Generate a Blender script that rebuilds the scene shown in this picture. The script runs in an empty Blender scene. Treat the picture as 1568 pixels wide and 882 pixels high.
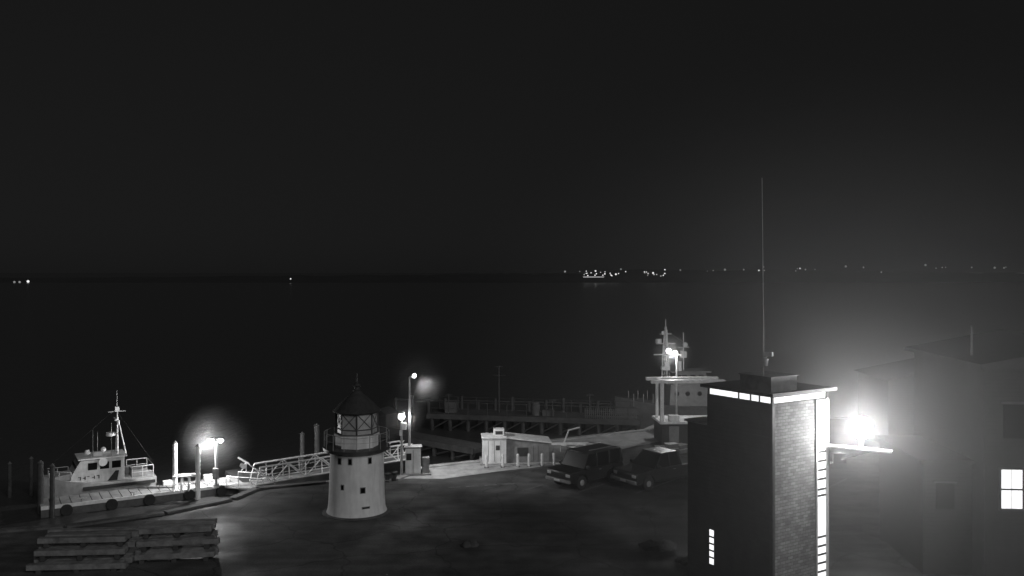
import bpy, bmesh, math, random
from mathutils import Vector, Matrix
random.seed(7)
R=math.radians
scn=bpy.context.scene
scn.view_settings.view_transform='Standard'
scn.view_settings.look='None'
scn.view_settings.exposure=0

# ------------------------------------------------------------ materials
def mat(name, base, rough=0.7, var=0.25, scale=3.0, metal=0.0, bump=0.0, bscale=None, emit=0.0, kind=None, kscale=1.0, spec=0.5):
    m=bpy.data.materials.new(name); m.use_nodes=True
    nt=m.node_tree; N=nt.nodes; L=nt.links
    b=N['Principled BSDF']
    b.inputs['Roughness'].default_value=rough
    b.inputs['Metallic'].default_value=metal
    b.inputs['Specular IOR Level'].default_value=spec
    tc=N.new('ShaderNodeTexCoord')
    no=N.new('ShaderNodeTexNoise'); no.inputs['Scale'].default_value=scale
    no.inputs['Detail'].default_value=6; no.inputs['Roughness'].default_value=0.65
    L.new(tc.outputs['Object'],no.inputs['Vector'])
    cr=N.new('ShaderNodeMapRange')
    cr.inputs['From Min'].default_value=0.3; cr.inputs['From Max'].default_value=0.7
    cr.inputs['To Min'].default_value=base*(1-var); cr.inputs['To Max'].default_value=base*(1+var)
    L.new(no.outputs['Fac'],cr.inputs['Value'])
    col=cr.outputs['Result']; hgt=None
    if kind=='streak':
        mp=N.new('ShaderNodeMapping'); mp.inputs['Scale'].default_value=(3,3,.5)
        n3=N.new('ShaderNodeTexNoise'); n3.inputs['Scale'].default_value=1.5; n3.inputs['Detail'].default_value=5
        L.new(tc.outputs['Object'],mp.inputs[0]); L.new(mp.outputs[0],n3.inputs[0])
        mr=N.new('ShaderNodeMapRange'); mr.inputs['From Min'].default_value=.3; mr.inputs['From Max'].default_value=.6; mr.inputs['To Min'].default_value=.85; mr.inputs['To Max'].default_value=1.03
        L.new(n3.outputs['Fac'],mr.inputs['Value'])
        mu=N.new('ShaderNodeMath'); mu.operation='MULTIPLY'
        L.new(col,mu.inputs[0]); L.new(mr.outputs[0],mu.inputs[1]); col=mu.outputs[0]
    if kind in('brick','shingle'):
        br=N.new('ShaderNodeTexBrick')
        br.inputs['Color1'].default_value=(1,1,1,1); br.inputs['Color2'].default_value=(.5,.5,.5,1)
        br.inputs['Mortar'].default_value=(.3,.3,.3,1)
        br.inputs['Scale'].default_value=1.0
        br.inputs['Brick Width'].default_value=0.26*kscale; br.inputs['Row Height'].default_value=0.11*kscale
        br.inputs['Mortar Size'].default_value=0.01*kscale; br.inputs['Mortar Smooth'].default_value=0.3
        L.new(tc.outputs['UV'],br.inputs['Vector'])
        bw=N.new('ShaderNodeRGBToBW'); L.new(br.outputs['Color'],bw.inputs[0])
        mu=N.new('ShaderNodeMath'); mu.operation='MULTIPLY'
        L.new(col,mu.inputs[0]); L.new(bw.outputs[0],mu.inputs[1]); col=mu.outputs[0]; hgt=bw.outputs[0]
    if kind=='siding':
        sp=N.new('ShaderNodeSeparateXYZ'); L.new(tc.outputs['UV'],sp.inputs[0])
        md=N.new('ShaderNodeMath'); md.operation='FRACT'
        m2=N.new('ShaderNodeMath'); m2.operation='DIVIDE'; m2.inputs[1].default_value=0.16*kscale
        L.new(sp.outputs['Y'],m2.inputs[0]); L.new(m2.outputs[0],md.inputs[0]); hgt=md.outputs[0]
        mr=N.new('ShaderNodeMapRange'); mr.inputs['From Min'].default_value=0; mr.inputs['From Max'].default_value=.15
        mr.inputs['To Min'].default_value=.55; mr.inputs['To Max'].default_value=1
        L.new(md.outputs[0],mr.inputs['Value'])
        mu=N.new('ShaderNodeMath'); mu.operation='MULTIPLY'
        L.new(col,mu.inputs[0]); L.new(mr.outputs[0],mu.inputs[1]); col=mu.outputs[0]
    cc=N.new('ShaderNodeCombineColor')
    for i in range(3): L.new(col,cc.inputs[i])
    L.new(cc.outputs[0],b.inputs['Base Color'])
    if bump>0:
        bp=N.new('ShaderNodeBump'); bp.inputs['Strength'].default_value=bump; bp.inputs['Distance'].default_value=0.03
        if hgt is None:
            n2=N.new('ShaderNodeTexNoise'); n2.inputs['Scale'].default_value=bscale or scale*6; n2.inputs['Detail'].default_value=5
            L.new(tc.outputs['Object'],n2.inputs['Vector']); hgt=n2.outputs['Fac']
        L.new(hgt,bp.inputs['Height']); L.new(bp.outputs[0],b.inputs['Normal'])
    if emit>0:
        b.inputs['Emission Color'].default_value=(1,1,1,1)
        b.inputs['Emission Strength'].default_value=emit
    return m

M=dict(
 white=mat('white_paint',.74,.5,.12,2.5,kind='streak'),
 boatwhite=mat('worn_boat_paint',.5,.55,.25,2.2,kind='streak'),
 render_wall=mat('painted_masonry',.72,.85,.1,1.6,bump=.12,bscale=7,kind='streak'),
 dark=mat('dark_paint',.045,.5,.3,4),
 black=mat('black_rubber',.02,.8,.3,6),
 grey=mat('grey_paint',.22,.6,.3,3),
 midgrey=mat('weathered_grey',.09,.8,.35,3),
 piergrey=mat('pier_timber_grey',.06,.85,.4,2),
 metal=mat('galvanised_steel',.45,.5,.2,5,metal=.4),
 concrete=mat('concrete',.3,.9,.35,1.2,bump=.3,bscale=12),
 kerb=mat('dark_kerb',.09,.9,.5,1.5,bump=.4,bscale=12),
 wood=mat('weathered_timber',.16,.9,.5,2.5,bump=.4,bscale=9),
 darkwood=mat('tarred_pile',.05,.9,.4,3,bump=.4),
 carpaint=mat('car_paint_dark',.02,.35,.15,2),
 carpaint2=mat('truck_paint_dark',.03,.38,.15,2),
 glass=mat('dark_glass',.008,.35,.1,2,spec=.08),
 pane=mat('lantern_pane',.36,.5,.25,4),
 headlamp=mat('headlamp_glass',.6,.15,.1,4),
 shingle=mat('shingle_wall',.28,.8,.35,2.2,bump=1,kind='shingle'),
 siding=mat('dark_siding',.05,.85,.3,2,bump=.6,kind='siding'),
 siding2=mat('house_siding',.03,.85,.3,2,bump=.6,kind='siding'),
 roof=mat('roofing',.035,.85,.35,5,bump=.4),
 lit=mat('lit_window_and_strip',.6,.4,.1,3,emit=1.3),
 litdim=mat('dim_window_glass',.4,.4,.1,3,emit=1.6),
 bulb=mat('lamp_glass',.8,.4,0.02,3,emit=28),
 bulb_main=mat('flood_lamp_glass',.8,.4,0.02,3,emit=190),
 farlight=mat('far_light',.8,.4,0.02,3,emit=.9),
 farlight2=mat('far_light_faint',.8,.4,0.02,3,emit=.10),
 shore=mat('dark_shore',.014,1,.3,.02),
 line=mat('road_marking_paint',.15,.8,.6,4),
 rock=mat('rock',.07,.9,.4,3,bump=.6),
)

# ------------------------------------------------------------ builder
class Obj:
    def __init__(s,name,loc=(0,0,0),rotz=0.0):
        s.e=bpy.data.objects.new(name,None); s.e.empty_display_size=.3
        scn.collection.objects.link(s.e)
        s.e.location=loc; s.e.rotation_euler=(0,0,rotz); s.parts={}
    def p(s,part,m):
        if part not in s.parts: s.parts[part]=(bmesh.new(),m)
        return s.parts[part][0]
    def done(s,bevel=0.0):
        for k,(bm,m) in s.parts.items():
            bmesh.ops.recalc_face_normals(bm,faces=bm.faces)
            uv=bm.loops.layers.uv.new('UVMap')
            for f in bm.faces:
                n=f.normal; a=[abs(c) for c in n]
                for l in f.loops:
                    c=l.vert.co
                    if a[2]>=a[0] and a[2]>=a[1]: l[uv].uv=(c.x,c.y)
                    elif a[0]>=a[1]: l[uv].uv=(c.y,c.z)
                    else: l[uv].uv=(c.x,c.z)
            me=bpy.data.meshes.new(k); bm.to_mesh(me); bm.free()
            me.materials.append(M[m])
            me.polygons.foreach_set('use_smooth',[True]*len(me.polygons))
            me.set_sharp_from_angle(angle=R(35))
            o=bpy.data.objects.new(k,me); scn.collection.objects.link(o); o.parent=s.e
            if bevel>0:
                bv=o.modifiers.new('bevel','BEVEL'); bv.width=bevel; bv.segments=2; bv.limit_method='ANGLE'
        return s.e
    def light(s,name,loc,energy,radius=.1,spot=None,target=None,blend=.6):
        ld=bpy.data.lights.new(name,'SPOT' if spot else 'POINT'); ld.energy=energy; ld.shadow_soft_size=radius
        if spot: ld.spot_size=R(spot); ld.spot_blend=blend
        o=bpy.data.objects.new(name,ld); scn.collection.objects.link(o); o.parent=s.e; o.location=loc
        if target is not None:
            d=Vector(target)-Vector(loc); o.rotation_euler=d.to_track_quat('-Z','Y').to_euler()
        return o

def box(bm,c,s,rz=0,top=1.0):
    vs=[]
    for z in(-.5,.5):
        k=top if z>0 else 1
        for x,y in((-.5,-.5),(.5,-.5),(.5,.5),(-.5,.5)):
            v=Vector((x*s[0]*k,y*s[1]*k,z*s[2])); v.rotate(Matrix.Rotation(rz,3,'Z')); vs.append(bm.verts.new(v+Vector(c)))
    for f in((3,2,1,0),(4,5,6,7),(0,1,5,4),(1,2,6,5),(2,3,7,6),(3,0,4,7)): bm.faces.new([vs[i] for i in f])
def bx(bm,x0,x1,y0,y1,z0,z1): box(bm,((x0+x1)/2,(y0+y1)/2,(z0+z1)/2),(x1-x0,y1-y0,z1-z0))
def cyl(bm,a,b,r1,r2=None,n=12):
    a=Vector(a);b=Vector(b); r2=r1 if r2 is None else r2
    q=(b-a).to_track_quat('Z','Y'); A=[];B=[]
    for i in range(n):
        t=2*math.pi*i/n; d=q@Vector((math.cos(t),math.sin(t),0))
        A.append(bm.verts.new(a+d*r1)); B.append(bm.verts.new(b+d*max(r2,1e-4)))
    for i in range(n):
        j=(i+1)%n; bm.faces.new((A[i],A[j],B[j],B[i]))
    bm.faces.new(A[::-1]); bm.faces.new(B)
def beam(bm,a,b,w=.05): cyl(bm,a,b,w*.7,w*.7,4)
def ball(bm,c,r,n=2,sz=1):
    bmesh.ops.create_icosphere(bm,subdivisions=n,radius=r,matrix=Matrix.Translation(c)@Matrix.Diagonal((1,1,sz,1)))
def lathe(bm,prof,n=32,c=(0,0)):
    rings=[]
    for r,z in prof:
        rings.append([bm.verts.new((c[0]+r*math.cos(2*math.pi*i/n),c[1]+r*math.sin(2*math.pi*i/n),z)) for i in range(n)])
    for a,b in zip(rings,rings[1:]):
        for i in range(n):
            j=(i+1)%n; bm.faces.new((a[i],a[j],b[j],b[i]))
    bm.faces.new(rings[0][::-1]); bm.faces.new(rings[-1])
def prism_y(bm,prof,y0,y1):
    A=[bm.verts.new((x,y0,z)) for x,z in prof]; B=[bm.verts.new((x,y1,z)) for x,z in prof]
    n=len(prof)
    for i in range(n):
        j=(i+1)%n; bm.faces.new((A[i],A[j],B[j],B[i]))
    bm.faces.new(A[::-1]); bm.faces.new(B)
def ngon(bm,pts,z0,z1):
    A=[bm.verts.new((x,y,z0)) for x,y in pts]; B=[bm.verts.new((x,y,z1)) for x,y in pts]
    n=len(pts)
    for i in range(n):
        j=(i+1)%n; bm.faces.new((A[i],A[j],B[j],B[i]))
    bm.faces.new(A[::-1]); bm.faces.new(B)
def loft(bm,secs):
    rings=[[bm.verts.new(p) for p in s] for s in secs]
    n=len(rings[0])
    for a,b in zip(rings,rings[1:]):
        for i in range(n):
            j=(i+1)%n
            try: bm.faces.new((a[i],a[j],b[j],b[i]))
            except ValueError: pass
    bm.faces.new(rings[0][::-1]); bm.faces.new(rings[-1])
def single(name,m,fn,bevel=0):
    o=Obj('tmp'); bm=o.p(name,m); fn(bm); o.done(bevel)
    ob=[c for c in o.e.children][0]; ob.parent=None; bpy.data.objects.remove(o.e); ob.name=name
    return ob

# ------------------------------------------------------------ camera
cd=bpy.data.cameras.new('camera'); cam=bpy.data.objects.new('camera',cd); scn.collection.objects.link(cam)
cam.location=(0,0,12); cam.rotation_euler=(R(90),0,0)
cd.sensor_width=36; cd.lens=31.18; cd.shift_y=-0.0166; cd.clip_end=8000; cd.clip_start=.2
scn.camera=cam

# ------------------------------------------------------------ world + added fill sun
SUN=Vector((0.55,-0.80,0.46)).normalized()
el=math.asin(SUN.z); az=math.atan2(SUN.x,SUN.y)
w=bpy.data.worlds.new('World'); scn.world=w; w.use_nodes=True
nt=w.node_tree; bg=nt.nodes['Background']
sk=nt.nodes.new('ShaderNodeTexSky'); sk.sky_type='NISHITA'; sk.sun_disc=False
sk.sun_elevation=el; sk.sun_rotation=az
bw=nt.nodes.new('ShaderNodeRGBToBW'); pw=nt.nodes.new('ShaderNodeMath'); pw.operation='POWER'; pw.inputs[1].default_value=.25
nt.links.new(sk.outputs[0],bw.inputs[0]); nt.links.new(bw.outputs[0],pw.inputs[0]); nt.links.new(pw.outputs[0],bg.inputs[0])
bg.inputs[1].default_value=0.0062
sd=bpy.data.lights.new('fill_sun','SUN'); sd.energy=0.72; sd.angle=R(24); so=bpy.data.objects.new('fill_sun_light',sd)  # sun lamp added as broad fill over the quay from behind the camera
scn.collection.objects.link(so); so.rotation_euler=SUN.to_track_quat('Z','Y').to_euler()

# ------------------------------------------------------------ water
mw=bpy.data.materials.new('harbour_water'); mw.use_nodes=True; n=mw.node_tree; b=n.nodes['Principled BSDF']
b.inputs['Base Color'].default_value=(.05,.05,.05,1); b.inputs['Roughness'].default_value=.28; b.inputs['Specular IOR Level'].default_value=.4
tc=n.nodes.new('ShaderNodeTexCoord'); mp=n.nodes.new('ShaderNodeMapping'); mp.inputs['Scale'].default_value=(1,.45,1)
nz=n.nodes.new('ShaderNodeTexNoise'); nz.inputs['Scale'].default_value=1.6; nz.inputs['Detail'].default_value=5
bp=n.nodes.new('ShaderNodeBump'); bp.inputs['Strength'].default_value=.7; bp.inputs['Distance'].default_value=.12
n.links.new(tc.outputs['Object'],mp.inputs[0]); n.links.new(mp.outputs[0],nz.inputs[0]); n.links.new(nz.outputs['Fac'],bp.inputs['Height']); n.links.new(bp.outputs[0],b.inputs['Normal'])
M['water']=mw
WZ=-0.9
single('water','water',lambda bm: bm.faces.new([bm.verts.new(p) for p in((-4000,-100,WZ),(4000,-100,WZ),(4000,6000,WZ),(-4000,6000,WZ))]))

# ------------------------------------------------------------ quay apron
ma=bpy.data.materials.new('asphalt'); ma.use_nodes=True; n=ma.node_tree; N=n.nodes; L=n.links; b=N['Principled BSDF']
tc=N.new('ShaderNodeTexCoord')
def noise(s,d=6,vec=None):
    q=N.new('ShaderNodeTexNoise'); q.inputs['Scale'].default_value=s; q.inputs['Detail'].default_value=d; L.new(vec or tc.outputs['Object'],q.inputs['Vector']); return q.outputs['Fac']
def mrange(v,a,c,lo,hi):
    q=N.new('ShaderNodeMapRange'); q.inputs['From Min'].default_value=a; q.inputs['From Max'].default_value=c; q.inputs['To Min'].default_value=lo; q.inputs['To Max'].default_value=hi; L.new(v,q.inputs['Value']); return q.outputs[0]
def mul(a,c):
    q=N.new('ShaderNodeMath'); q.operation='MULTIPLY'; L.new(a,q.inputs[0]); L.new(c,q.inputs[1]); return q.outputs[0]
big=mrange(noise(.16,5),.35,.65,.6,1.5)
midn=mrange(noise(.9,8),.3,.7,.65,1.4)
fine=mrange(noise(14,4),.3,.7,.7,1.3)
mpx=N.new('ShaderNodeMapping'); mpx.inputs['Rotation'].default_value=(0,0,.5); mpx.inputs['Scale'].default_value=(.12,1.6,1); L.new(tc.outputs['Object'],mpx.inputs[0])
trk=mrange(noise(1.0,4,mpx.outputs[0]),.4,.6,.85,1.15)
col=mul(mul(mul(big,midn),fine),trk)
vo=N.new('ShaderNodeTexVoronoi'); vo.feature='DISTANCE_TO_EDGE'; vo.inputs['Scale'].default_value=.22
wn=N.new('ShaderNodeVectorMath'); wn.operation='ADD'
nzv=N.new('ShaderNodeTexNoise'); nzv.inputs['Scale'].default_value=.8; L.new(tc.outputs['Object'],nzv.inputs['Vector'])
L.new(tc.outputs['Object'],wn.inputs[0]); L.new(nzv.outputs['Color'],wn.inputs[1]); L.new(wn.outputs[0],vo.inputs['Vector'])
crk=mrange(vo.outputs['Distance'],0,.012,.45,1)
col=mul(col,crk)
q=N.new('ShaderNodeMath'); q.operation='MULTIPLY'; q.inputs[1].default_value=.07; L.new(col,q.inputs[0])
cc=N.new('ShaderNodeCombineColor'); [L.new(q.outputs[0],cc.inputs[i]) for i in range(3)]
L.new(cc.outputs[0],b.inputs['Base Color'])
L.new(mrange(noise(.35,5),.4,.6,.6,.9),b.inputs['Roughness']); b.inputs['Specular IOR Level'].default_value=.3
bp=N.new('ShaderNodeBump'); bp.inputs['Strength'].default_value=.4; bp.inputs['Distance'].default_value=.02; L.new(noise(9,6),bp.inputs['Height']); L.new(bp.outputs[0],b.inputs['Normal'])
M['asphalt']=ma
edge=[(-30,37.5),(-23.7,41.0),(-21,41.7),(-17.3,44),(-14.9,46.6),(-14.2,48.9),(-10.6,50.5),(-6.9,50.9),(-5.4,54.3),(-2.0,56),(-1.7,59.3),(2.1,62.4),(9.9,66.8),(11.6,69.9),(16.8,72.4),(48,73),(120,74)]
poly=edge+[(120,-60),(-60,-60),(-60,25)]
single('quay_ground','asphalt',lambda bm: ngon(bm,poly,-3,0))
def coping(rng):
    def fn(bm):
        for (a,c) in list(zip(edge,edge[1:]))[rng[0]:rng[1]]:
            A=Vector((a[0],a[1],0)); C=Vector((c[0],c[1],0)); d=(C-A); l=d.length; d.normalize(); nn=Vector((d.y,-d.x,0))
            k=max(1,int(l/2.5))
            for i in range(k):
                p=A+d*(l*(i+.5)/k)+nn*.2
                box(bm,(p.x,p.y,.035),(l/k-.03,.45,.13),math.atan2(d.y,d.x))
    return fn
single('quay_kerb','kerb',coping((0,6)),.015)  # left run of kerb in the darker mix
single('quay_kerb','concrete',coping((6,99)),.015)
single('concrete_pavement','concrete',lambda bm: ngon(bm,[(-6.6,51.3),(-5.1,54.0),(-1.8,55.7),(-1.3,59.2),(2.2,62.0),(9.9,66.3),(11,63),(6,58.5),(3,55),(-1,53),(-4,51.2)],.001,.005))
def marks(bm):
    for i in range(6):
        box(bm,(2.2+i*3.1,50.3-i*.2,.008),(5.2,.11,.004),R(50))
    for i in range(4):
        box(bm,(-3.2+i*1.0,49.2+i*.25,.008),(.7,.12,.004),R(12))
single('parking_line_markings','line',marks)

# ------------------------------------------------------------ far shore
def shore(bm):
    x=-1500; top=[];bot=[]
    while x<1600:
        h=3+5*(math.sin(x*.004+1)*.5+.5)+random.uniform(0,2)+(4 if x>100 else 0)
        top.append(bm.verts.new((x,1040,h))); bot.append(bm.verts.new((x,980,WZ-.2))); x+=25
    for i in range(len(top)-1): bm.faces.new((bot[i],bot[i+1],top[i+1],top[i]))
single('distant_shore','shore',shore)
def X(px,D): return (px-784)*D/1358
def Z(py,D): return 12-(py-415)*D/1358
def town(bm):
    D=950
    for i in range(30):
        px=random.choice([random.uniform(893,948),random.uniform(978,1020)]); ball(bm,(X(px,D),D,Z(random.uniform(415,423),D)),random.uniform(.3,.8),1)
    for px,py,r in((912,415,.9),(943,420,1.1),(1000,418,1.1),(958,416,.7),(1018,413,.8),(43,431,1.5),(445,427,.8),(1162,414,.9),(1225,411,.9)):
        ball(bm,(X(px,D),D,Z(py,D)),r,1)
    bx(bm,X(893,D),X(925,D),D-1,D+1,Z(424.4,D),Z(423.9,D))
single('distant_town_lights','farlight',town)
def town2(bm):
    D=955
    for i in range(22):
        px=random.uniform(860,1560); ball(bm,(X(px,D),D,Z(random.uniform(408,418),D)),random.uniform(.5,1.0),1)
    for px,py in((22,432),(30,432),(865,416),(1110,413),(1295,408),(1523,410),(1417,406)): ball(bm,(X(px,D),D,Z(py,D)),1.3,1)
single('distant_shore_lights','farlight2',town2)

# ------------------------------------------------------------ lighthouse
lh=Obj('lighthouse',(-7.75,44.3,0),R(10))
lathe(lh.p('tower_wall','render_wall'),[(1.52,0),(1.47,.12),(1.42,.25),(1.38,.8),(1.31,3.0),(1.33,3.02)],64)
lathe(lh.p('gallery_deck','dark'),[(1.34,3.0),(1.62,3.12),(1.66,3.14),(1.66,3.27),(1.1,3.28)],32)
lathe(lh.p('lantern_base','render_wall'),[(1.06,3.27),(1.06,3.80),(1.12,3.82),(1.12,3.9),(1.04,3.92)],8)
lathe(lh.p('lantern_glazing','pane'),[(1.0,3.9),(1.0,5.0)],8)
g=lh.p('lantern_astragals','midgrey')
for i in range(8):
    a=2*math.pi*i/8; a2=2*math.pi*(i+1)/8
    A=Vector((1.03*math.cos(a),1.03*math.sin(a),0)); B=Vector((1.03*math.cos(a2),1.03*math.sin(a2),0))
    z=Vector((0,0,1))
    beam(g,A+z*3.9,A+z*5.02,.05); beam(g,A+z*4.2,B+z*4.2,.04); beam(g,A+z*5.0,B+z*5.0,.07); beam(g,A+z*3.93,B+z*3.93,.07)
    beam(g,A+z*4.2,B+z*5.0,.025); beam(g,B+z*4.2,A+z*5.0,.025)
lathe(lh.p('roof','roof'),[(1.17,4.98),(1.20,5.03),(1.12,5.12),(.85,5.42),(.42,5.8),(.20,6.0),(.16,6.05)],8)
f=lh.p('finial','dark'); lathe(f,[(.16,6.0),(.2,6.06),(.12,6.12),(.12,6.2),(.2,6.28),(.12,6.38),(.05,6.42),(.03,6.9)],12)
rl=lh.p('gallery_railing','metal')
for i in range(16):
    a=2*math.pi*i/16; a2=2*math.pi*(i+1)/16
    A=Vector((1.6*math.cos(a),1.6*math.sin(a),3.27)); B=Vector((1.6*math.cos(a2),1.6*math.sin(a2),3.27)); z=Vector((0,0,1))
    beam(rl,A,A+z*.75,.022); beam(rl,A+z*.75,B+z*.75,.022); beam(rl,A+z*.4,B+z*.4,.015)
wn=lh.p('window_openings','glass'); fr=lh.p('window_frames','grey')
for an_,z,wd,h in((-128,2.75,.14,.26),(-104,2.75,.14,.26),(-62,2.75,.14,.26),(-78,1.35,.2,.24),(-72,.5,.34,.05),(-120,1.5,.1,.2)):
    a=R(an_); r=1.31+(3-z)*.03
    box(fr,(math.cos(a)*(r-.02),math.sin(a)*(r-.02),z),(.08,wd+.07,h+.07),a)
    box(wn,(math.cos(a)*(r+.0),math.sin(a)*(r+.0),z),(.08,wd,h),a)
lathe(lh.p('base_plinth','kerb'),[(1.7,0.0),(1.68,.05),(1.5,.06)],40)
lh.done()

# ------------------------------------------------------------ floating dock (left)
A=Vector((-24.6,46.3,0)); ang=math.atan2(.52,.854)
dk=Obj('floating_dock',(A.x,A.y,0),ang)
LD=10.2
pl=dk.p('deck_planks','concrete')
k=0
while k<LD:
    bx(pl,k,k+.47,0.07,2.15,-.46,-.38); k+=.5
bx(dk.p('float_side','midgrey'),0,LD,0.0,2.2,-1.1,-.465)
bx(dk.p('edge_rail','white'),0,LD,-.04,.06,-.5,-.32)
fd=dk.p('tyre_fenders','black')
for x in(1.2,3.4,5.3,7.4,9.2):
    cyl(fd,(x,-.05,-.62),(x,-.24,-.62),.3,.3,18)
cl=dk.p('cleats','metal')
for x in(2,4.6,8.5):
    box(cl,(x,.35,-.3),(.08,.08,.16)); box(cl,(x,.35,-.2),(.4,.07,.06))
lk=dk.p('dock_boxes','white')
box(lk,(8.9,1.7,-.2),(.6,.5,.34)); box(lk,(9.6,.9,-.28),(.5,.35,.2)); box(lk,(6.6,1.9,-.25),(.5,.3,.25))
dk.done(.01)
def W(px,py,z=-.4):
    D=(12-z)*1358/(py-415); return Vector((X(px,D),D,z))
def pile(name,px,py,h,r,m='white',z=-.4,cap='midgrey'):
    p=W(px,py,z); o=Obj(name,(p.x,p.y,z)); cyl(o.p('shaft',m),(0,0,-1.2),(0,0,h),r,r*.92,14); cyl(o.p('cap',cap),(0,0,h),(0,0,h+.14),r*1.12,.02,14); o.done()
pile('mooring_pile',268,747,2.55,.14); pile('mooring_pile',303,751,2.5,.14)
pile('mooring_pile',62,772,2.2,.16,'darkwood'); pile('mooring_pile',80,778,2.2,.13,'darkwood'); pile('mooring_pile',15,748,1.4,.12,'darkwood'); pile('mooring_pile',48,745,1.6,.12,'darkwood')
pile('mooring_pile',463,712,2.0,.15,'midgrey'); pile('mooring_pile',485,708,2.4,.19,'midgrey')
lamp_pts=[]
p=W(331,746); dl=Obj('dock_lamp_post',(p.x,p.y,-.4))
cyl(dl.p('pole','metal'),(0,0,0),(0,0,2.55),.08,.07,10); cyl(dl.p('foot','concrete'),(0,0,0),(0,0,.18),.22,.18,12)
hd=dl.p('lamp_housing','grey'); beam(hd,(-.4,0,2.62),(.35,0,2.62),.05)
for sx in(-.3,.26):
    box(hd,(sx,0,2.82),(.3,.3,.05),0); ball(dl.p('lamp_lens','bulb'),(sx,-.05,2.68),.17,2,.7)
box(dl.p('meter_box','grey'),(.0,-.12,.8),(.3,.16,.6))
dl.light('dock_lamp_light',(-.6,-.1,2.5),1150,.15)
lamp_pts.append((p.x,p.y,2.28,2.4))
dl.done()
p=W(283,753); lf=Obj('dock_ladder_frame',(p.x,p.y,-.38),R(12))
b1=lf.p('rails','white')
for x in(-.6,-.2,.2,.6):
    beam(b1,(x,0,0),(x,0,.85),.06); beam(b1,(x,.5,0),(x,.5,.85),.05)
    beam(b1,(x,0,.85),(x,.5,.85),.05)
beam(b1,(-.65,0,.85),(.65,0,.85),.08); beam(b1,(-.65,.5,.85),(.65,.5,.85),.06); beam(b1,(-.6,0,.4),(.6,0,.4),.04)
lf.done()

# ------------------------------------------------------------ work boat (left)
def hull(bm,L_,B,zs,zb,bow=1.0,n=14,rake=.5):
    secs=[]
    for i in range(n+1):
        t=i/n; x=-L_/2+t*L_
        hb=B/2*(1-max(0,(t-.55)/.45)**2.2*.96)*(.88+.12*min(1,t*4)); zt=zs+bow*max(0,t-.35)**2*1.6
        xr=x+rake*max(0,t-.6)**2*2
        secs.append([(x,0,zb),(x,-hb*.62,zb+.15),(xr,-hb,zt-.12),(xr,-hb*1.02,zt),(xr,hb*1.02,zt),(xr,hb,zt-.12),(x,hb*.62,zb+.15)])
    loft(bm,secs)
wb=Obj('work_boat',(-23.75,51.0,WZ),ang+math.pi); wb.e.scale=(.95,.95,.95)
hull(wb.p('hull','boatwhite'),6.2,2.5,1.0,-.4,.9)
st=wb.p('rubbing_strake','black')
for s in(-1,1): bx(st,-3.0,1.0,s*1.27-.05,s*1.27+.05,.68,.86)
hs=wb.p('wheelhouse','boatwhite')
prism_y(hs,[(-1.3,1.0),(1.7,1.0),(1.55,1.6),(1.1,2.35),(-1.3,2.4)],-.95,.95)
bx(wb.p('wheelhouse_roof','white'),-1.45,1.25,-1.05,1.05,2.4,2.48)
prism_y(hs,[(1.6,1.0),(2.6,1.15),(2.4,1.5),(1.5,1.62)],-.6,.6)
gw=wb.p('wheelhouse_windows','glass')
for x in(-.95,-.3,.35):
    for s in(-1,1): box(gw,(x+.1,s*.955,1.98),(.5,.03,.42))
box(gw,(-1.305,.0,1.6),(.03,.6,1.0))
for y in(-.55,0,.55): box(gw,(1.36,y,1.95),(.05,.42,.3))
ms=wb.p('mast','metal')
bx0=-1.0
for s in(-1,1): cyl(ms,(bx0,s*.3,2.4),(bx0,s*.1,5.0),.06,.05,8)
cyl(ms,(bx0-.5,0,2.4),(bx0,0,4.9),.05,.04,8); cyl(ms,(bx0,0,4.9),(bx0,0,6.3),.035,.015,8)
for i in range(7): beam(ms,(bx0,-.27+i*.02,2.8+i*.33),(bx0,.27-i*.02,2.8+i*.33),.04)
beam(ms,(bx0,-.75,4.3),(bx0,.75,4.3),.06); beam(ms,(bx0,-.5,3.7),(bx0,.5,3.7),.05); beam(ms,(bx0-.5,0,5.0),(bx0+.5,0,5.0),.05)
rg_=wb.p('rigging','dark'); beam(rg_,(bx0,0,5.2),(3.1,0,1.7),.012); beam(rg_,(bx0,0,5.0),(-3.0,0,1.8),.012)
rd=wb.p('radar_scanner','white'); cyl(rd,(bx0+.35,0,3.55),(bx0+.35,0,3.75),.28,.26,16); box(rd,(bx0+.1,0,4.55),(.12,.9,.1)); box(rd,(bx0,0,5.15),(.25,.25,.3))
for y in(-.7,.7): cyl(rd,(bx0,y,4.3),(bx0,y,4.55),.08,.08,8)
cyl(rd,(.6,-.5,2.48),(.6,-.5,2.72),.18,.1,12); box(rd,(.1,.3,2.6),(.5,.3,.24)); ball(rd,(-.3,-.5,2.66),.17,2)
an=wb.p('antennas','metal')
for x,y,h in((.4,.6,1.6),(0,-.7,1.3),(-.6,.8,2.0)): cyl(an,(x,y,2.45),(x,y,2.45+h),.018,.01,6)
r2=wb.p('deck_rails','white')
for s in(-1,1):
    for x in(-2.9,-2.3,-1.7,1.6,2.2,2.7): beam(r2,(x,s*(1.15 if x<1 else 1.1-(x-1.2)*.45),.98),(x,s*(1.15 if x<1 else 1.1-(x-1.2)*.45),1.75),.03)
    beam(r2,(-2.9,s*1.15,1.75),(-1.7,s*1.15,1.75),.04); beam(r2,(-2.9,s*1.15,1.4),(-1.7,s*1.15,1.4),.025)
    beam(r2,(1.6,s*.92,1.75),(2.75,s*.42,1.85),.03)
beam(r2,(-2.9,-1.15,1.75),(-2.9,1.15,1.75),.04)
dgear=wb.p('deck_gear','grey')
box(dgear,(-2.2,.2,1.25),(.9,.9,.5)); cyl(dgear,(-1.7,-.5,1.0),(-1.7,-.5,1.5),.2,.2,12); cyl(dgear,(-2.7,-.6,1.1),(-2.7,.3,1.1),.18,.18,12)
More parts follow.
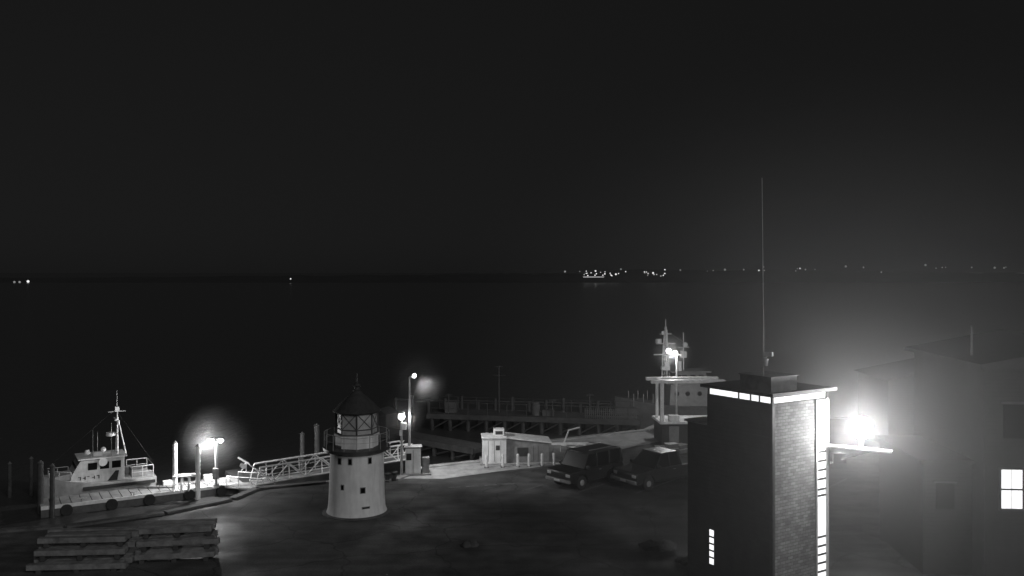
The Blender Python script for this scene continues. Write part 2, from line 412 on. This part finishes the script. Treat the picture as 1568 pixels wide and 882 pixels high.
lt=wb.p('hull_lettering','black')
for i,x in enumerate((.1,.35,.6,.85,1.1)):
    for s in(-1,1):
        if i!=2: box(lt,(x,s*.958,1.33),(.05,.02,.2))
        box(lt,(x+.07,s*.958,1.33 if i%2 else 1.41),(.12,.02,.04))
prism_y(lt,[(-.9,1.02),(-.35,1.02),(-.8,1.6),(-1.0,1.6)],-.97,.97)
cyl(wb.p('life_ring','white'),(-.1,1.0,2.2),(-.1,1.06,2.2),.25,.25,16)
wb.done(.01)

# ------------------------------------------------------------ gangway
def gangway(name,P,Q,w=1.1,h=.95,m='metal'):
    P=Vector(P);Q=Vector(Q); d=Q-P; l=d.length
    o=Obj(name,P,0); o.e.rotation_euler=(0,-math.atan2(d.z,math.hypot(d.x,d.y)),math.atan2(d.y,d.x))
    bx(o.p('walkway','concrete'),0,l,-w/2,w/2,-.06,0)
    t=o.p('truss',m); n_=int(l/.95)
    for s in(-1,1):
        y=s*(w/2+.04)
        beam(t,(0,y,0),(l,y,0),.09); beam(t,(.3,y,h),(l-.3,y,h),.08); beam(t,(.1,y,h*.5),(l-.1,y,h*.5),.025)
        for i in range(n_+1):
            x=l*i/n_
            beam(t,(x,y,0),(min(max(x,.3),l-.3),y,h),.05)
            if i<n_:
                x2=l*(i+1)/n_
                if i%2: beam(t,(x,y,0),(x2,y,h),.05)
                else: beam(t,(x,y,h),(x2,y,0),.05)
    o.done(); return o
gangway('gangway',(-15.0,51.3,-.25),(-6.6,56.6,.15),m='white')
p=W(372,722); og=Obj('dock_winch',(p.x,p.y,-.4),R(30)); beam(og.p('arm','white'),(-.3,0,.9),(.35,0,.45),.08); beam(og.p('stand','white'),(.2,0,0),(.2,0,.6),.06); beam(og.p('stand','white'),(-.1,0,0),(.2,0,.6),.05); cyl(og.p('drum','grey'),(0,-.2,.35),(0,.2,.35),.16,.16,12); box(og.p('pontoon','midgrey'),(.2,0,-.25),(2.2,1.6,.5)); og.done()
o=Obj('dock_link_ramp',(-16.3,51.4,-.36),R(-15)); bx(o.p('deck','concrete'),0,2.6,-.6,.6,-.08,0); t=o.p('rails','metal')
for s in(-.6,.6):
    for x in(.1,.9,1.7,2.5): beam(t,(x,s,0),(x,s,.6),.03)
    beam(t,(.1,s,.6),(2.5,s,.6),.035)
o.done()

# ------------------------------------------------------------ timber stacks (front-left)
def stack(name,x,y,rz,l,rows):
    o=Obj(name,(x,y,0),rz); t=o.p('beams','wood'); q=o.p('spacers','darkwood')
    for r in range(rows):
        z=.1+r*.44; off=.36*r
        for j in range(4):
            ll=l*random.uniform(.88,1.02)
            box(t,(random.uniform(-.15,.15),off+j*.34-.3,z+.15+random.uniform(-.025,.025)),(ll,.3,.21),random.uniform(-.02,.02))
        for sx in(-.38,.0,.38): box(q,(sx*l,off+.2,z-.06),(.2,1.2,.2))
    o.done(.012); return o
stack('timber_stack',-17.35,35.6,R(5),3.8,3)
stack('timber_stack',-14.0,36.9,R(9),3.3,3)

# ------------------------------------------------------------ pole lamps near the middle
p=W(627,727,0); tp=Obj('tall_lamp_post',(p.x,p.y,0))
cyl(tp.p('pole','metal'),(0,0,0),(0,0,5.75),.09,.05,10); cyl(tp.p('foot','concrete'),(0,0,0),(0,0,.25),.25,.2,12)
beam(tp.p('arm','metal'),(0,0,5.7),(.22,0,5.82),.04)
h=tp.p('lamp_housing','grey'); cyl(h,(.16,0,5.75),(.36,-.04,6.0),.14,.06,10)
ball(tp.p('lamp_lens','bulb'),(.3,-.12,5.84),.11,2)
tp.light('yard_light',(.6,-.1,5.7),1500,.2,spot=125,target=(4.6,2.2,0),blend=1)
lamp_pts.append((p.x+.5,p.y,5.75,2.0))
tp.done()
p=W(615,728,0); sp=Obj('quay_lamp_post',(p.x,p.y,0))
cyl(sp.p('pole','metal'),(0,0,0),(0,0,3.4),.08,.06,10)
h=sp.p('lamp_housing','white'); box(h,(0,0,3.66),(.34,.34,.06)); ball(sp.p('lamp_lens','bulb'),(0,-.02,3.46),.19,2,1.1); box(h,(.15,0,2.9),(.22,.2,.4)); box(h,(-.05,0,2.5),(.14,.2,.3))
sp.light('quay_light',(.5,.2,3.4),170,.2)
lamp_pts.append((p.x,p.y,3.45,1.6))
sp.done()
kx=Obj('electrical_kiosk',(-5.75,52.4,0),R(8))
bx(kx.p('cabinet','white'),-.55,.35,-.35,.35,.1,1.6); bx(kx.p('roof','grey'),-.62,.42,-.42,.42,1.6,1.68); bx(kx.p('door_gap','dark'),-.11,-.09,-.36,-.34,.15,1.5)
bx(kx.p('side_box','grey'),.45,.85,-.3,.2,0,1.0); bx(kx.p('plinth','concrete'),-.65,.95,-.45,.45,0,.1)
bx(kx.p('sign_panel','black'),-.5,-.2,-.37,-.35,.9,1.3); bx(kx.p('notice','white'),.0,.25,-.37,-.352,1.0,1.35); kx.done(.01)
for px,py in((604,735),(593,737)):
    p=W(px,py,0); o=Obj('mooring_bollard',(p.x,p.y,0)); lathe(o.p('body','dark'),[(.2,0),(.2,.05),(.12,.1),(.12,.32),(.2,.38),(.2,.46),(.1,.5)],14); o.done()

# ------------------------------------------------------------ utility shed and white posts
us=Obj('utility_shed',(-.9,55.6,0),R(4))
bx(us.p('cabinet','white'),-.95,.5,-.7,.8,.08,1.62); bx(us.p('cabinet_roof','white'),-1.02,.57,-.77,.87,1.62,1.70)
bx(us.p('roof_vent','white'),-.25,.4,-.2,.5,1.70,2.1); bx(us.p('vent_louvre','dark'),-.15,.3,-.215,-.19,1.78,2.0)
prism_y(us.p('shed_wall','grey'),[(.52,.08),(3.2,.08),(3.2,1.25),(.52,1.55)],-.45,1.3)
bx(us.p('plinth','concrete'),-1.1,3.35,-.85,1.45,0,.08)
prism_y(us.p('shed_roof','white'),[(.58,1.57),(3.35,1.25),(3.35,1.33),(.58,1.65)],-.55,1.4)
dd=us.p('door_lines','dark')
for x in(-.62,-.25,.15): bx(dd,x,x+.02,-.712,-.69,.2,1.5)
bx(dd,-.15,.1,-.712,-.69,.9,1.2); bx(dd,1.2,1.9,-.46,-.44,.45,1.0)
for x in (2.2,2.5): bx(dd,x,x+.02,-.46,-.44,.12,1.1)
us.done(.012)
for px in(745,770,793,810,830,848):
    p=W(px,716+(px-745)*-.03,0); o=Obj('guard_post',(p.x,p.y,0)); cyl(o.p('post','white'),(0,0,0),(0,0,.72),.08,.08,12); lathe(o.p('cap','white'),[(.08,.72),(.06,.77),(.01,.79)],12); bx(o.p('base_plate','dark'),-.13,.13,-.13,.13,0,.03); o.done()
gr=Obj('guard_rail',(2.6,58.6,0),R(4)); t=gr.p('rail','white'); bx(t,0,3.3,-.04,.04,.5,.66)
for x in(.1,1.1,2.1,3.2): bx(gr.p('posts','grey'),x-.05,x+.05,.05,.15,0,.66)
gr.done(.01)
bt=Obj('boat_trailer',(4.6,58.0,0),R(150)); f=bt.p('frame','white')
beam(f,(-1.5,.5,.5),(.6,.5,.5),.08); beam(f,(-1.5,-.5,.5),(.6,-.5,.5),.08); beam(f,(.6,.5,.5),(1.8,0,.5),.08); beam(f,(.6,-.5,.5),(1.8,0,.5),.08)
for x in(-1.4,-.5,.5): beam(f,(x,-.5,.5),(x,.5,.5),.06)
beam(f,(1.4,0,.5),(1.0,0,1.5),.08); beam(f,(1.0,0,1.5),(.2,0,1.75),.07); beam(f,(1.6,0,.5),(1.6,0,0),.05)
for s in(-.65,.65):
    cyl(bt.p('wheels','black'),(-.6,s-.09,.32),(-.6,s+.09,.32),.32,.32,18); cyl(bt.p('hubs','metal'),(-.6,s-.1,.32),(-.6,s+.1,.32),.14,.14,10)
    bx(bt.p('mudguards','grey'),-1.0,-.2,s-.12,s+.12,.68,.72)
bt.done()

# ------------------------------------------------------------ vehicles
def vehicle(name,loc,rz,L_,Wd,H,pickup,paint):
    o=Obj(name,loc,rz); hw=Wd/2; wr=.38; fx=L_/2-.9; rx=-L_/2+.95
    zb=.42; zh=1.12 if pickup else 1.08
    def prof_arch(cx):
        return [(cx+math.cos(t)*(wr+.08),wr+math.sin(t)*(wr+.08)) for t in[math.pi*k/8 for k in range(0,9)]]
    prof=[(-L_/2+.03,zb),]
    prof+=[(x,max(z,zb)) for x,z in prof_arch(rx)[::-1]]
    prof+=[(x,max(z,zb)) for x,z in prof_arch(fx)[::-1]]
    prof+=[(L_/2-.05,zb),(L_/2,.62),(L_/2-.01,.95),(L_/2-.1,1.03),(L_/2-1.15,zh)]
    if pickup: prof+=[(-L_/2+.02,zh)]
    else: prof+=[(-L_/2+.05,zh),(-L_/2,.95)]
    prof+=[(-L_/2-.02,.6)]
    bm=o.p('body',paint); prism_y(bm,prof,-hw,hw)
    g=o.p('cabin_glass','glass'); r=o.p('roof_panel',paint); pl=o.p('pillars',paint)
    if pickup: cb=[(-.75,zh),(1.25,zh),(.6,H-.06),(-.65,H-.06)]
    else: cb=[(-L_/2+.05,zh),(1.05,zh),(.62,H-.06),(-L_/2+.14,H-.06)]
    def frus(bm,cb,w0,w1):
        A=[bm.verts.new((x,-w,z)) for (x,z),w in zip(cb,(w0,w0,w1,w1))]; B=[bm.verts.new((x,w,z)) for (x,z),w in zip(cb,(w0,w0,w1,w1))]
        for i in range(4):
            j=(i+1)%4; bm.faces.new((A[i],A[j],B[j],B[i]))
        bm.faces.new(A[::-1]); bm.faces.new(B)
    w0=hw-.05; w1=hw-(.24 if pickup else .14)
    frus(g,cb,w0,w1)
    bx(r,cb[3][0]-.03,cb[2][0]+.04,-w1-.03,w1+.03,H-.08,H)
    for s in(-1,1):
        beam(pl,(cb[1][0],s*(w0+.01),zh),(cb[2][0],s*(w1+.01),H-.05),.06)
        beam(pl,(cb[0][0],s*(w0+.01),zh),(cb[3][0],s*(w1+.01),H-.05),.11)
        xs=(.1,) if pickup else (.0,-1.0)
        for x in xs: beam(pl,(x,s*(w0+.01),zh),(x-.05,s*(w1+.01),H-.05),.07)
        box(o.p('mirrors',paint),(cb[1][0]-.15,s*(hw+.12),zh+.1),(.14,.22,.18))
        box(o.p('headlamps','headlamp'),(L_/2-.03,s*(hw-.25),.84),(.1,.36,.17))
        box(o.p('tail_lamps','grey'),(-L_/2+.0,s*(hw-.12),.9),(.08,.18,.3))
        for x in(fx,rx):
            cyl(o.p('tyres','black'),(x,s*(hw-.26),wr),(x,s*(hw-.0),wr),wr,wr,24); cyl(o.p('rims','metal'),(x,s*(hw-.1),wr),(x,s*(hw+.015),wr),wr*.5,wr*.46,12)
        box(o.p('door_handles','metal'),(-.2,s*(hw+.01),zh-.15),(.18,.03,.04))
        bx(o.p('sills','black'),rx+.5,fx-.5,min(s*hw,s*(hw+.03)),max(s*hw,s*(hw+.03)),.4,.5)
    box(o.p('grille','black'),(L_/2-.0,0,.82),(.05,Wd-.75,.2)); box(o.p('bumper','grey'),(L_/2+.04,0,.52),(.16,Wd-.06,.18)); box(o.p('bumper','grey'),(-L_/2-.04,0,.52),(.16,Wd-.06,.18))
    box(o.p('licence_plate','white'),(L_/2+.13,0,.54),(.02,.45,.12))
    if pickup:
        bx(o.p('cargo_bed','black'),-L_/2+.12,-.85,-hw+.1,hw-.1,zh-.02,zh+.01)
    else:
        for s in(-.55,.55): beam(o.p('roof_rack','metal'),(-L_/2+.5,s,H+.06),(.3,s,H+.06),.03)
    o.done(.035); return o
vehicle('parked_suv',(4.15,50.2,0),R(180+42),4.3,1.9,1.9,False,'carpaint')
vehicle('parked_pickup_truck',(8.35,50.2,0),R(180+35),5.3,1.95,1.88,True,'carpaint2')

# ------------------------------------------------------------ piers behind
def pier(name,P,Q,w,z=.3,m='piergrey',fence=True,step=1.5):
    P=Vector(P);Q=Vector(Q); d=Q-P; l=d.length; o=Obj(name,(P.x,P.y,0),math.atan2(d.y,d.x))
    bx(o.p('deck',m),0,l,-w/2,w/2,z-.25,z); bx(o.p('edge_beam','piergrey'),0,l,-w/2-.1,-w/2,z-.3,z+.1)
    x=.4
    while x<l:
        for y in(-w/2+.15,w/2-.2): cyl(o.p('piles','darkwood'),(x,y,-2),(x,y,z-.25),.16,.16,8)
        beam(o.p('pile_braces','darkwood'),(x,-w/2+.1,-.8),(min(x+step,l),-w/2+.1,z-.3),.08)
        x+=step
    if fence:
        t=o.p('fence','piergrey'); x=.2
        while x<l:
            for y in(-w/2+.1,w/2-.1): beam(t,(x,y,z),(x,y,z+1.05),.045)
            x+=1.6
        for y in(-w/2+.1,w/2-.1):
            for zz in(.55,1.05): beam(t,(.2,y,z+zz),(l-.2,y,z+zz),.025)
    o.done(); return o
pier('timber_pier',(-6.6,73.5),(10.2,70.2),3.2,.35)
pier('timber_pier',(-10.6,67.5),(-1.9,60.0),2.0,.05,m='midgrey',fence=False,step=1.8)
o=Obj('pier_boom_fence',(-10.5,80,0),0); t=o.p('posts','piergrey')
for i in range(18):
    cyl(t,(i*1.5,-.2*i,-2),(i*1.5,-.2*i,.6+.3*math.sin(i*2.1)),.14,.14,8)
beam(o.p('rail','piergrey'),(0,0,.4),(25.5,-3.4,.4),.1); o.done()
bh=Obj('pier_head_shed',(-9.8,68.3,0),R(-40)); bx(bh.p('walls','siding'),-.8,.8,-.6,.6,.05,1.1); prism_y(bh.p('roof','roof'),[(-.9,1.1),(.9,1.1),(0,1.5)],-.7,.7); bx(bh.p('door','dark'),-.3,.3,-.615,-.59,.1,.95); bh.done()
def tpole(name,px,D,zb,ytop,r=.06,cross=False):
    zt=Z(ytop,D); o=Obj(name,(X(px,D),D,0)); cyl(o.p('pole','piergrey'),(0,0,zb),(0,0,zt),r,r*.6,8)
    beam(o.p('fittings','piergrey'),(-.3,0,zt-.1),(.3,0,zt-.1),.05)
    if cross: beam(o.p('fittings','piergrey'),(-.5,0,zt-.8),(.5,0,zt-.8),.05)
    o.done()
tpole('pier_light_pole',764,73,.3,560,.08,True); tpole('pier_light_pole',903,71.5,.3,603); tpole('pier_light_pole',687,73,.3,603); tpole('pier_light_pole',660,80,-.5,630); tpole('pier_light_pole',846,71,.3,612)
o=Obj('pier_storage_tank',(1.9,71.7,.35),R(-11)); lathe(o.p('drum_tank','midgrey'),[(.35,0),(.35,.9),(.2,1.05)],16); bx(o.p('crate','midgrey'),.6,1.5,-.3,.3,0,.45); bx(o.p('crate','midgrey'),-7.5,-6.6,-.3,.3,0,.9); o.done(.01)
fish=Obj('picket_fence',(5.8,70.2,0),R(-11)); t=fish.p('pickets','midgrey')
for i in range(26): box(t,(i*.16,0,.75),(.08,.03,.8))
bx(fish.p('rails','midgrey'),-.1,4.1,.02,.05,.9,.98); bx(fish.p('rails','midgrey'),-.1,4.1,.02,.05,.5,.58); fish.done()

# ------------------------------------------------------------ fishing vessel (right background)
fv=Obj('fishing_vessel',(13.6,73.4,WZ),R(185))
hull(fv.p('hull','midgrey'),10,3.4,1.9,-.4,1.0)
hs=fv.p('deckhouse','grey'); prism_y(hs,[(-3.2,1.9),(.9,1.9),(.8,3.6),(-3.2,3.6)],-1.25,1.25); prism_y(hs,[(-2.4,3.6),(.6,3.6),(.3,4.6),(-2.2,4.6)],-1.0,1.0)
bx(fv.p('bridge_roof','grey'),-2.6,.7,-1.15,1.15,4.6,4.7)
gw=fv.p('bridge_windows','glass')
for x in(-1.8,-1.1,-.4,.1):
    for s in(-1,1): box(gw,(x,s*1.0,4.2),(.42,.04,.45))
for x in(-2.6,-1.6,-.6,.3):
    for s in(-1,1): cyl(gw,(x,s*1.24,2.9),(x,s*1.27,2.9),.2,.2,12)
t=fv.p('mast_rigging','white'); mx=.9
for s in(-1,1): cyl(t,(mx,s*.4,3.6),(mx,s*.15,8.3),.08,.06,8); cyl(t,(mx+.35*s,0,3.6),(mx+.1*s,0,8.0),.06,.05,8)
for i in range(10): beam(t,(mx,-.38+i*.02,4.2+i*.42),(mx,.38-i*.02,4.2+i*.42),.06); beam(t,(mx-.33+i*.02,0,4.2+i*.42),(mx+.33-i*.02,0,4.4+i*.42),.05)
cyl(t,(mx,0,8.2),(mx,0,8.9),.04,.03,8)
for z,wd in((6.0,1.0),(6.9,.8),(7.7,.5)): beam(t,(mx-wd,0,z),(mx+wd,0,z),.07); beam(t,(mx,-wd,z),(mx,wd,z),.06)
cyl(t,(-.6,0,4.7),(-.6,0,7.8),.06,.04,8); beam(t,(-1.1,0,6.6),(-.1,0,6.6),.06)
beam(fv.p('rigging_wire','dark'),(mx,0,8.0),(-.6,0,7.0),.015)
rg=fv.p('radar_and_searchlights','white'); box(rg,(mx-.5,0,6.15),(.9,.2,.14)); cyl(rg,(mx+.6,0,6.95),(mx+.6,0,7.3),.26,.26,12); box(rg,(-.6,0,6.0),(.4,.6,.5)); ball(rg,(-.6,.5,6.85),.22,2); cyl(rg,(-.1,.6,4.7),(-.1,.6,5.5),.2,.18,10); box(rg,(mx,.3,5.2),(.4,.3,.5)); box(rg,(mx+.3,.2,7.8),(.2,.2,.3)); box(rg,(mx+.1,.3,4.9),(.7,.4,.3))
for x in(-4.4,-3.6,-2.8,2.2,3,3.8): 
    for s in(-1,1): beam(fv.p('bulwark_rail','metal'),(x,s*1.3*(1 if x<0 else .75),1.9),(x,s*1.3*(1 if x<0 else .75),2.9),.04)
for s in(-1,1): beam(fv.p('bulwark_rail','metal'),(-4.4,s*1.3,2.9),(-2.8,s*1.3,2.9),.04)
fv.done(.01)

D=66; fp=Obj('harbour_flood_lamp',(X(1036,D),D,0))
cyl(fp.p('pole','metal'),(0,0,0),(0,0,6.0),.08,.06,10); beam(fp.p('crossarm','metal'),(-.75,0,5.95),(.35,0,5.75),.05)
for x,z in((-.62,6.1),(-.15,5.95)):
    cyl(fp.p('lamp_housing','grey'),(x,.1,z+.05),(x,-.08,z-.02),.08,.15,10); ball(fp.p('lamp_lens','bulb'),(x,-.14,z-.04),.17,2)
fp.light('flood_light',(-.35,-.45,5.8),480,.15)
lamp_pts.append((X(1036,D)-.4,D-.3,6.0,1.9))
fp.done()
ph=Obj('pump_house',(12.2,62.6,0),R(3))
bx(ph.p('walls','siding'),-1.9,2.4,-1.2,1.4,0,1.42); bx(ph.p('roof_edge','white'),-2.05,2.6,-1.35,1.55,1.42,1.56)
bx(ph.p('door','grey'),-1.4,-.7,-1.215,-1.19,.05,1.25); bx(ph.p('window','glass'),.1,.9,-1.215,-1.19,.6,1.1)
fr=ph.p('gallows_frame','white'); bx(fr,-1.95,-1.7,-.95,-.7,1.56,4.2); bx(fr,-1.9,-1.7,.8,1.0,1.56,4.2); bx(fr,-2.6,2.6,-1.05,-.6,4.2,4.42); bx(fr,-2.6,2.6,.7,1.05,4.2,4.42); bx(fr,2.1,2.3,-.95,-.7,1.56,4.2); bx(fr,-1.95,-1.7,-.6,.7,4.22,4.4)
bx(ph.p('gear_box','white'),-1.3,-.6,-.9,-.4,1.56,1.95)
ph.done(.012)
for k,(px,py) in enumerate(((1012,697),(1028,700),(1042,694))):
    p=W(px,py,0); o=Obj('fish_crate_stack',(p.x,p.y,0),R(20*k)); 
    for j in range(2+k%2): box(o.p('crates','grey'),(random.uniform(-.03,.03),0,.16+.3*j),(.75,.5,.27)); box(o.p('rims','white'),(0,0,.285+.3*j),(.8,.55,.03))
    o.done(.01)

# ------------------------------------------------------------ tower building (right)
tw=Obj('harbour_office_tower',(8.81,30,0),math.atan2(.538,.843))
TX,TY=2.89,3.05
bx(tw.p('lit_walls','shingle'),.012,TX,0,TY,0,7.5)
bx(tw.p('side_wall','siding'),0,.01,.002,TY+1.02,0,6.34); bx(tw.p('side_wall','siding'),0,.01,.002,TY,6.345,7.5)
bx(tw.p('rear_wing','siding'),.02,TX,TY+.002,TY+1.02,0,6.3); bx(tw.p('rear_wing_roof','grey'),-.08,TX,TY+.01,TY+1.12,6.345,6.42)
bx(tw.p('corner_board','dark'),-.03,.09,-.03,.09,0,7.5)
cs=tw.p('clerestory_glass','lit')
bx(cs,.05,TX-.05,.05,TY-.05,7.5,7.74)
mu=tw.p('clerestory_mullions','dark')
for y in(.6,1.0,1.55): bx(mu,.02,.08,y-.025,y+.025,7.5,7.74)
for x,y in((.05,.05),(TX-.05,.05),(.05,TY-.05)): bx(mu,x-.04,x+.04,y-.04,y+.04,7.501,7.739)
bx(tw.p('roof_slab','dark'),-.18,TX+.22,-.18,TY+.18,7.742,7.86)
bx(tw.p('roof_fascia','grey'),-.2,TX+.24,-.2,-.181,7.76,7.88)
bx(tw.p('roof_hatch','grey'),.05,1.35,.1,1.5,7.862,8.36); bx(tw.p('roof_hatch_lid','grey'),.0,1.4,.05,1.55,8.362,8.4)
x0,x1=2.28,2.72
bx(tw.p('corner_strip_glow','lit'),x0,x1,-.03,-.004,0,7.45)  # white corner strip made to glow for the lamp light it catches
mb=tw.p('corner_strip_bars','dark')
for z in(5.62,5.3,4.98,4.66,4.3,4.08,2.62,2.3,2.0,1.7,1.4,1.1): bx(mb,x0-.01,x1+.01,-.045,-.005,z-.035,z+.035)
fr=tw.p('corner_strip_frame','white'); bx(fr,x1,x1+.14,-.06,-.003,0,7.48); bx(fr,x0-.07,x0,-.05,-.003,0,7.48)
bx(tw.p('side_window','lit'),-.02,-.002,2.72,2.92,1.3,2.55)
for z in(1.55,1.8,2.05,2.3): bx(tw.p('side_window_bars','dark'),-.035,-.021,2.7,2.94,z-.03,z+.03)
at=tw.p('whip_antenna','metal'); cyl(at,(.12,.5,8.4),(.12,.5,10.5),.03,.025,8); cyl(at,(.12,.5,10.5),(.05,.5,15.2),.018,.008,8)
cu=tw.p('security_camera','white'); box(cu,(.2,.35,9.15),(.12,.3,.14),.3); beam(cu,(.12,.5,8.9),(.18,.38,9.12),.04); cyl(cu,(.15,.4,9.0),(.15,.4,8.75),.08,.05,10)
tw.done()

wl=Obj('wall_flood_lamp',(12.2,31.0,0))
sh=wl.p('shelf','white'); 
ngon(sh,[(-.95,.75),(-1.0,.35),(.75,-.72),(.95,-.35)],5.76,5.82)
beam(wl.p('bracket','metal'),(-.9,.5,5.2),(.3,-.15,5.74),.06); cyl(wl.p('stem','metal'),(0,0,5.82),(0,0,6.16),.07,.09,10)
ball(wl.p('globe','bulb_main'),(0,0,6.52),.38,3)
bx(wl.p('junction_box','grey'),-.85,-.4,.3,.6,5.2,5.55)
wl.done()

# ------------------------------------------------------------ dark house on the right
hr=Obj('clapboard_house',(18.1,34,0),R(-4))
bx(hr.p('walls','siding2'),0,8,0,7,0,8.3)
prism_y(hr.p('roof','roof'),[(-.3,8.3),(8.3,8.3),(8.3,8.45),(4,9.3),(-.3,8.45)],-.4,7.4)
bx(hr.p('window_glass','lit'),.62,1.40,-.03,-.002,2.92,4.40)
fr=hr.p('window_frame','dark'); bx(fr,.52,.61,-.06,0,2.84,4.48); bx(fr,1.41,1.5,-.06,0,2.84,4.48); bx(fr,.52,1.5,-.06,-.001,4.41,4.5); bx(fr,.52,1.5,-.08,-.001,2.82,2.91); bx(fr,.62,1.40,-.05,-.031,3.62,3.68); bx(fr,1.0,1.012,-.045,-.031,2.92,4.4)
bx(hr.p('upper_window','glass'),.7,1.5,-.03,-.002,5.6,6.9); bx(hr.p('upper_window_trim','midgrey'),.6,1.6,-.05,-.001,6.91,7.0)
bx(hr.p('wing','siding2'),-1.9,-.01,1.0,6,0,4.4); bx(hr.p('wing_roof','roof'),-2.1,-.01,.8,6.2,4.4,4.55)
bx(hr.p('wing_window','glass'),-1.4,-.7,.97,.995,2.6,3.6); bx(hr.p('wing_window_trim','midgrey'),-1.5,-.6,.96,.995,3.61,3.7)
cyl(hr.p('vent_pipe','midgrey'),(.4,2,8.4),(.4,2,9.8),.05,.05,8)
hr.done()
wh=Obj('waterfront_house',(X(1360,60),60,0),R(-3))
bx(wh.p('walls','siding2'),0,9,0,6,0,4.6); prism_y(wh.p('roof','roof'),[(-.3,4.6),(9.3,4.6),(4.5,5.6)],-.3,6.3)
for px,zz,w_,h_ in((1418,4.1,.42,.75),(1455,3.5,.36,.4)):
    x=X(px,60)-X(1360,60); bx(wh.p('lit_windows','litdim'),x-w_/2,x+w_/2,-.03,-.002,zz-h_/2,zz+h_/2); bx(wh.p('window_bars','dark'),x-.02,x+.02,-.045,-.031,zz-h_/2,zz+h_/2)
wh.done()
def rock(name,x,y,r):
    o=Obj(name,(x,y,0)); bm=o.p('stone','rock'); 
    for i in range(4):
        ball(bm,(random.uniform(-r,r),random.uniform(-r*.6,r*.6),r*.1),r*random.uniform(.4,.75),2,.55)
    for v in bm.verts: v.co+=Vector([random.uniform(-.05,.05)*r*2 for _ in range(3)])
    o.done()
rock('boulder_group',-2.1,38.9,.4); rock('boulder_group',6.6,38.4,.7); rock('boulder_group',7.4,36.6,.5)

# ------------------------------------------------------------ mist balls added round the lamps for their halos (scattering volumes)
def mist_mat(name,layers,step=1.5):
    mm=bpy.data.materials.new(name); mm.use_nodes=True; n=mm.node_tree; n.nodes.remove(n.nodes['Principled BSDF'])
    out=n.nodes['Material Output']; vs=n.nodes.new('ShaderNodeVolumeScatter'); vs.inputs['Anisotropy'].default_value=.1
    tc=n.nodes.new('ShaderNodeTexCoord'); ln=n.nodes.new('ShaderNodeVectorMath'); ln.operation='LENGTH'
    n.links.new(tc.outputs['Object'],ln.inputs[0]); res=None
    for a,bb,hi in layers:
        mr=n.nodes.new('ShaderNodeMapRange'); mr.interpolation_type='SMOOTHSTEP'; mr.inputs['From Min'].default_value=a; mr.inputs['From Max'].default_value=bb; mr.inputs['To Min'].default_value=0; mr.inputs['To Max'].default_value=hi
        n.links.new(ln.outputs['Value'],mr.inputs['Value'])
        if res is None: res=mr.outputs[0]
        else:
            ad=n.nodes.new('ShaderNodeMath'); ad.operation='ADD'; n.links.new(res,ad.inputs[0]); n.links.new(mr.outputs[0],ad.inputs[1]); res=ad.outputs[0]
    n.links.new(res,vs.inputs['Density']); n.links.new(vs.outputs[0],out.inputs['Volume'])
    try: mm.cycles.volume_step_rate=step
    except Exception: pass
    return mm
M['mist']=mist_mat('halo_mist',((1.0,.1,.022),(.4,0,.030)))  # densest at the lamp to strengthen its glow
M['mist2']=mist_mat('lamp_mist',((1.0,0,.035),))
ob=single('halo_mist','mist',lambda bm: bmesh.ops.create_icosphere(bm,subdivisions=4,radius=1))
ob.location=(12.3,32,6.6); ob.scale=(17,17,14)
for x,y,z,r in lamp_pts:
    ob=single('halo_mist','mist2',lambda bm: bmesh.ops.create_icosphere(bm,subdivisions=3,radius=1))
    ob.location=(x,y,z); ob.scale=(r,r,r)
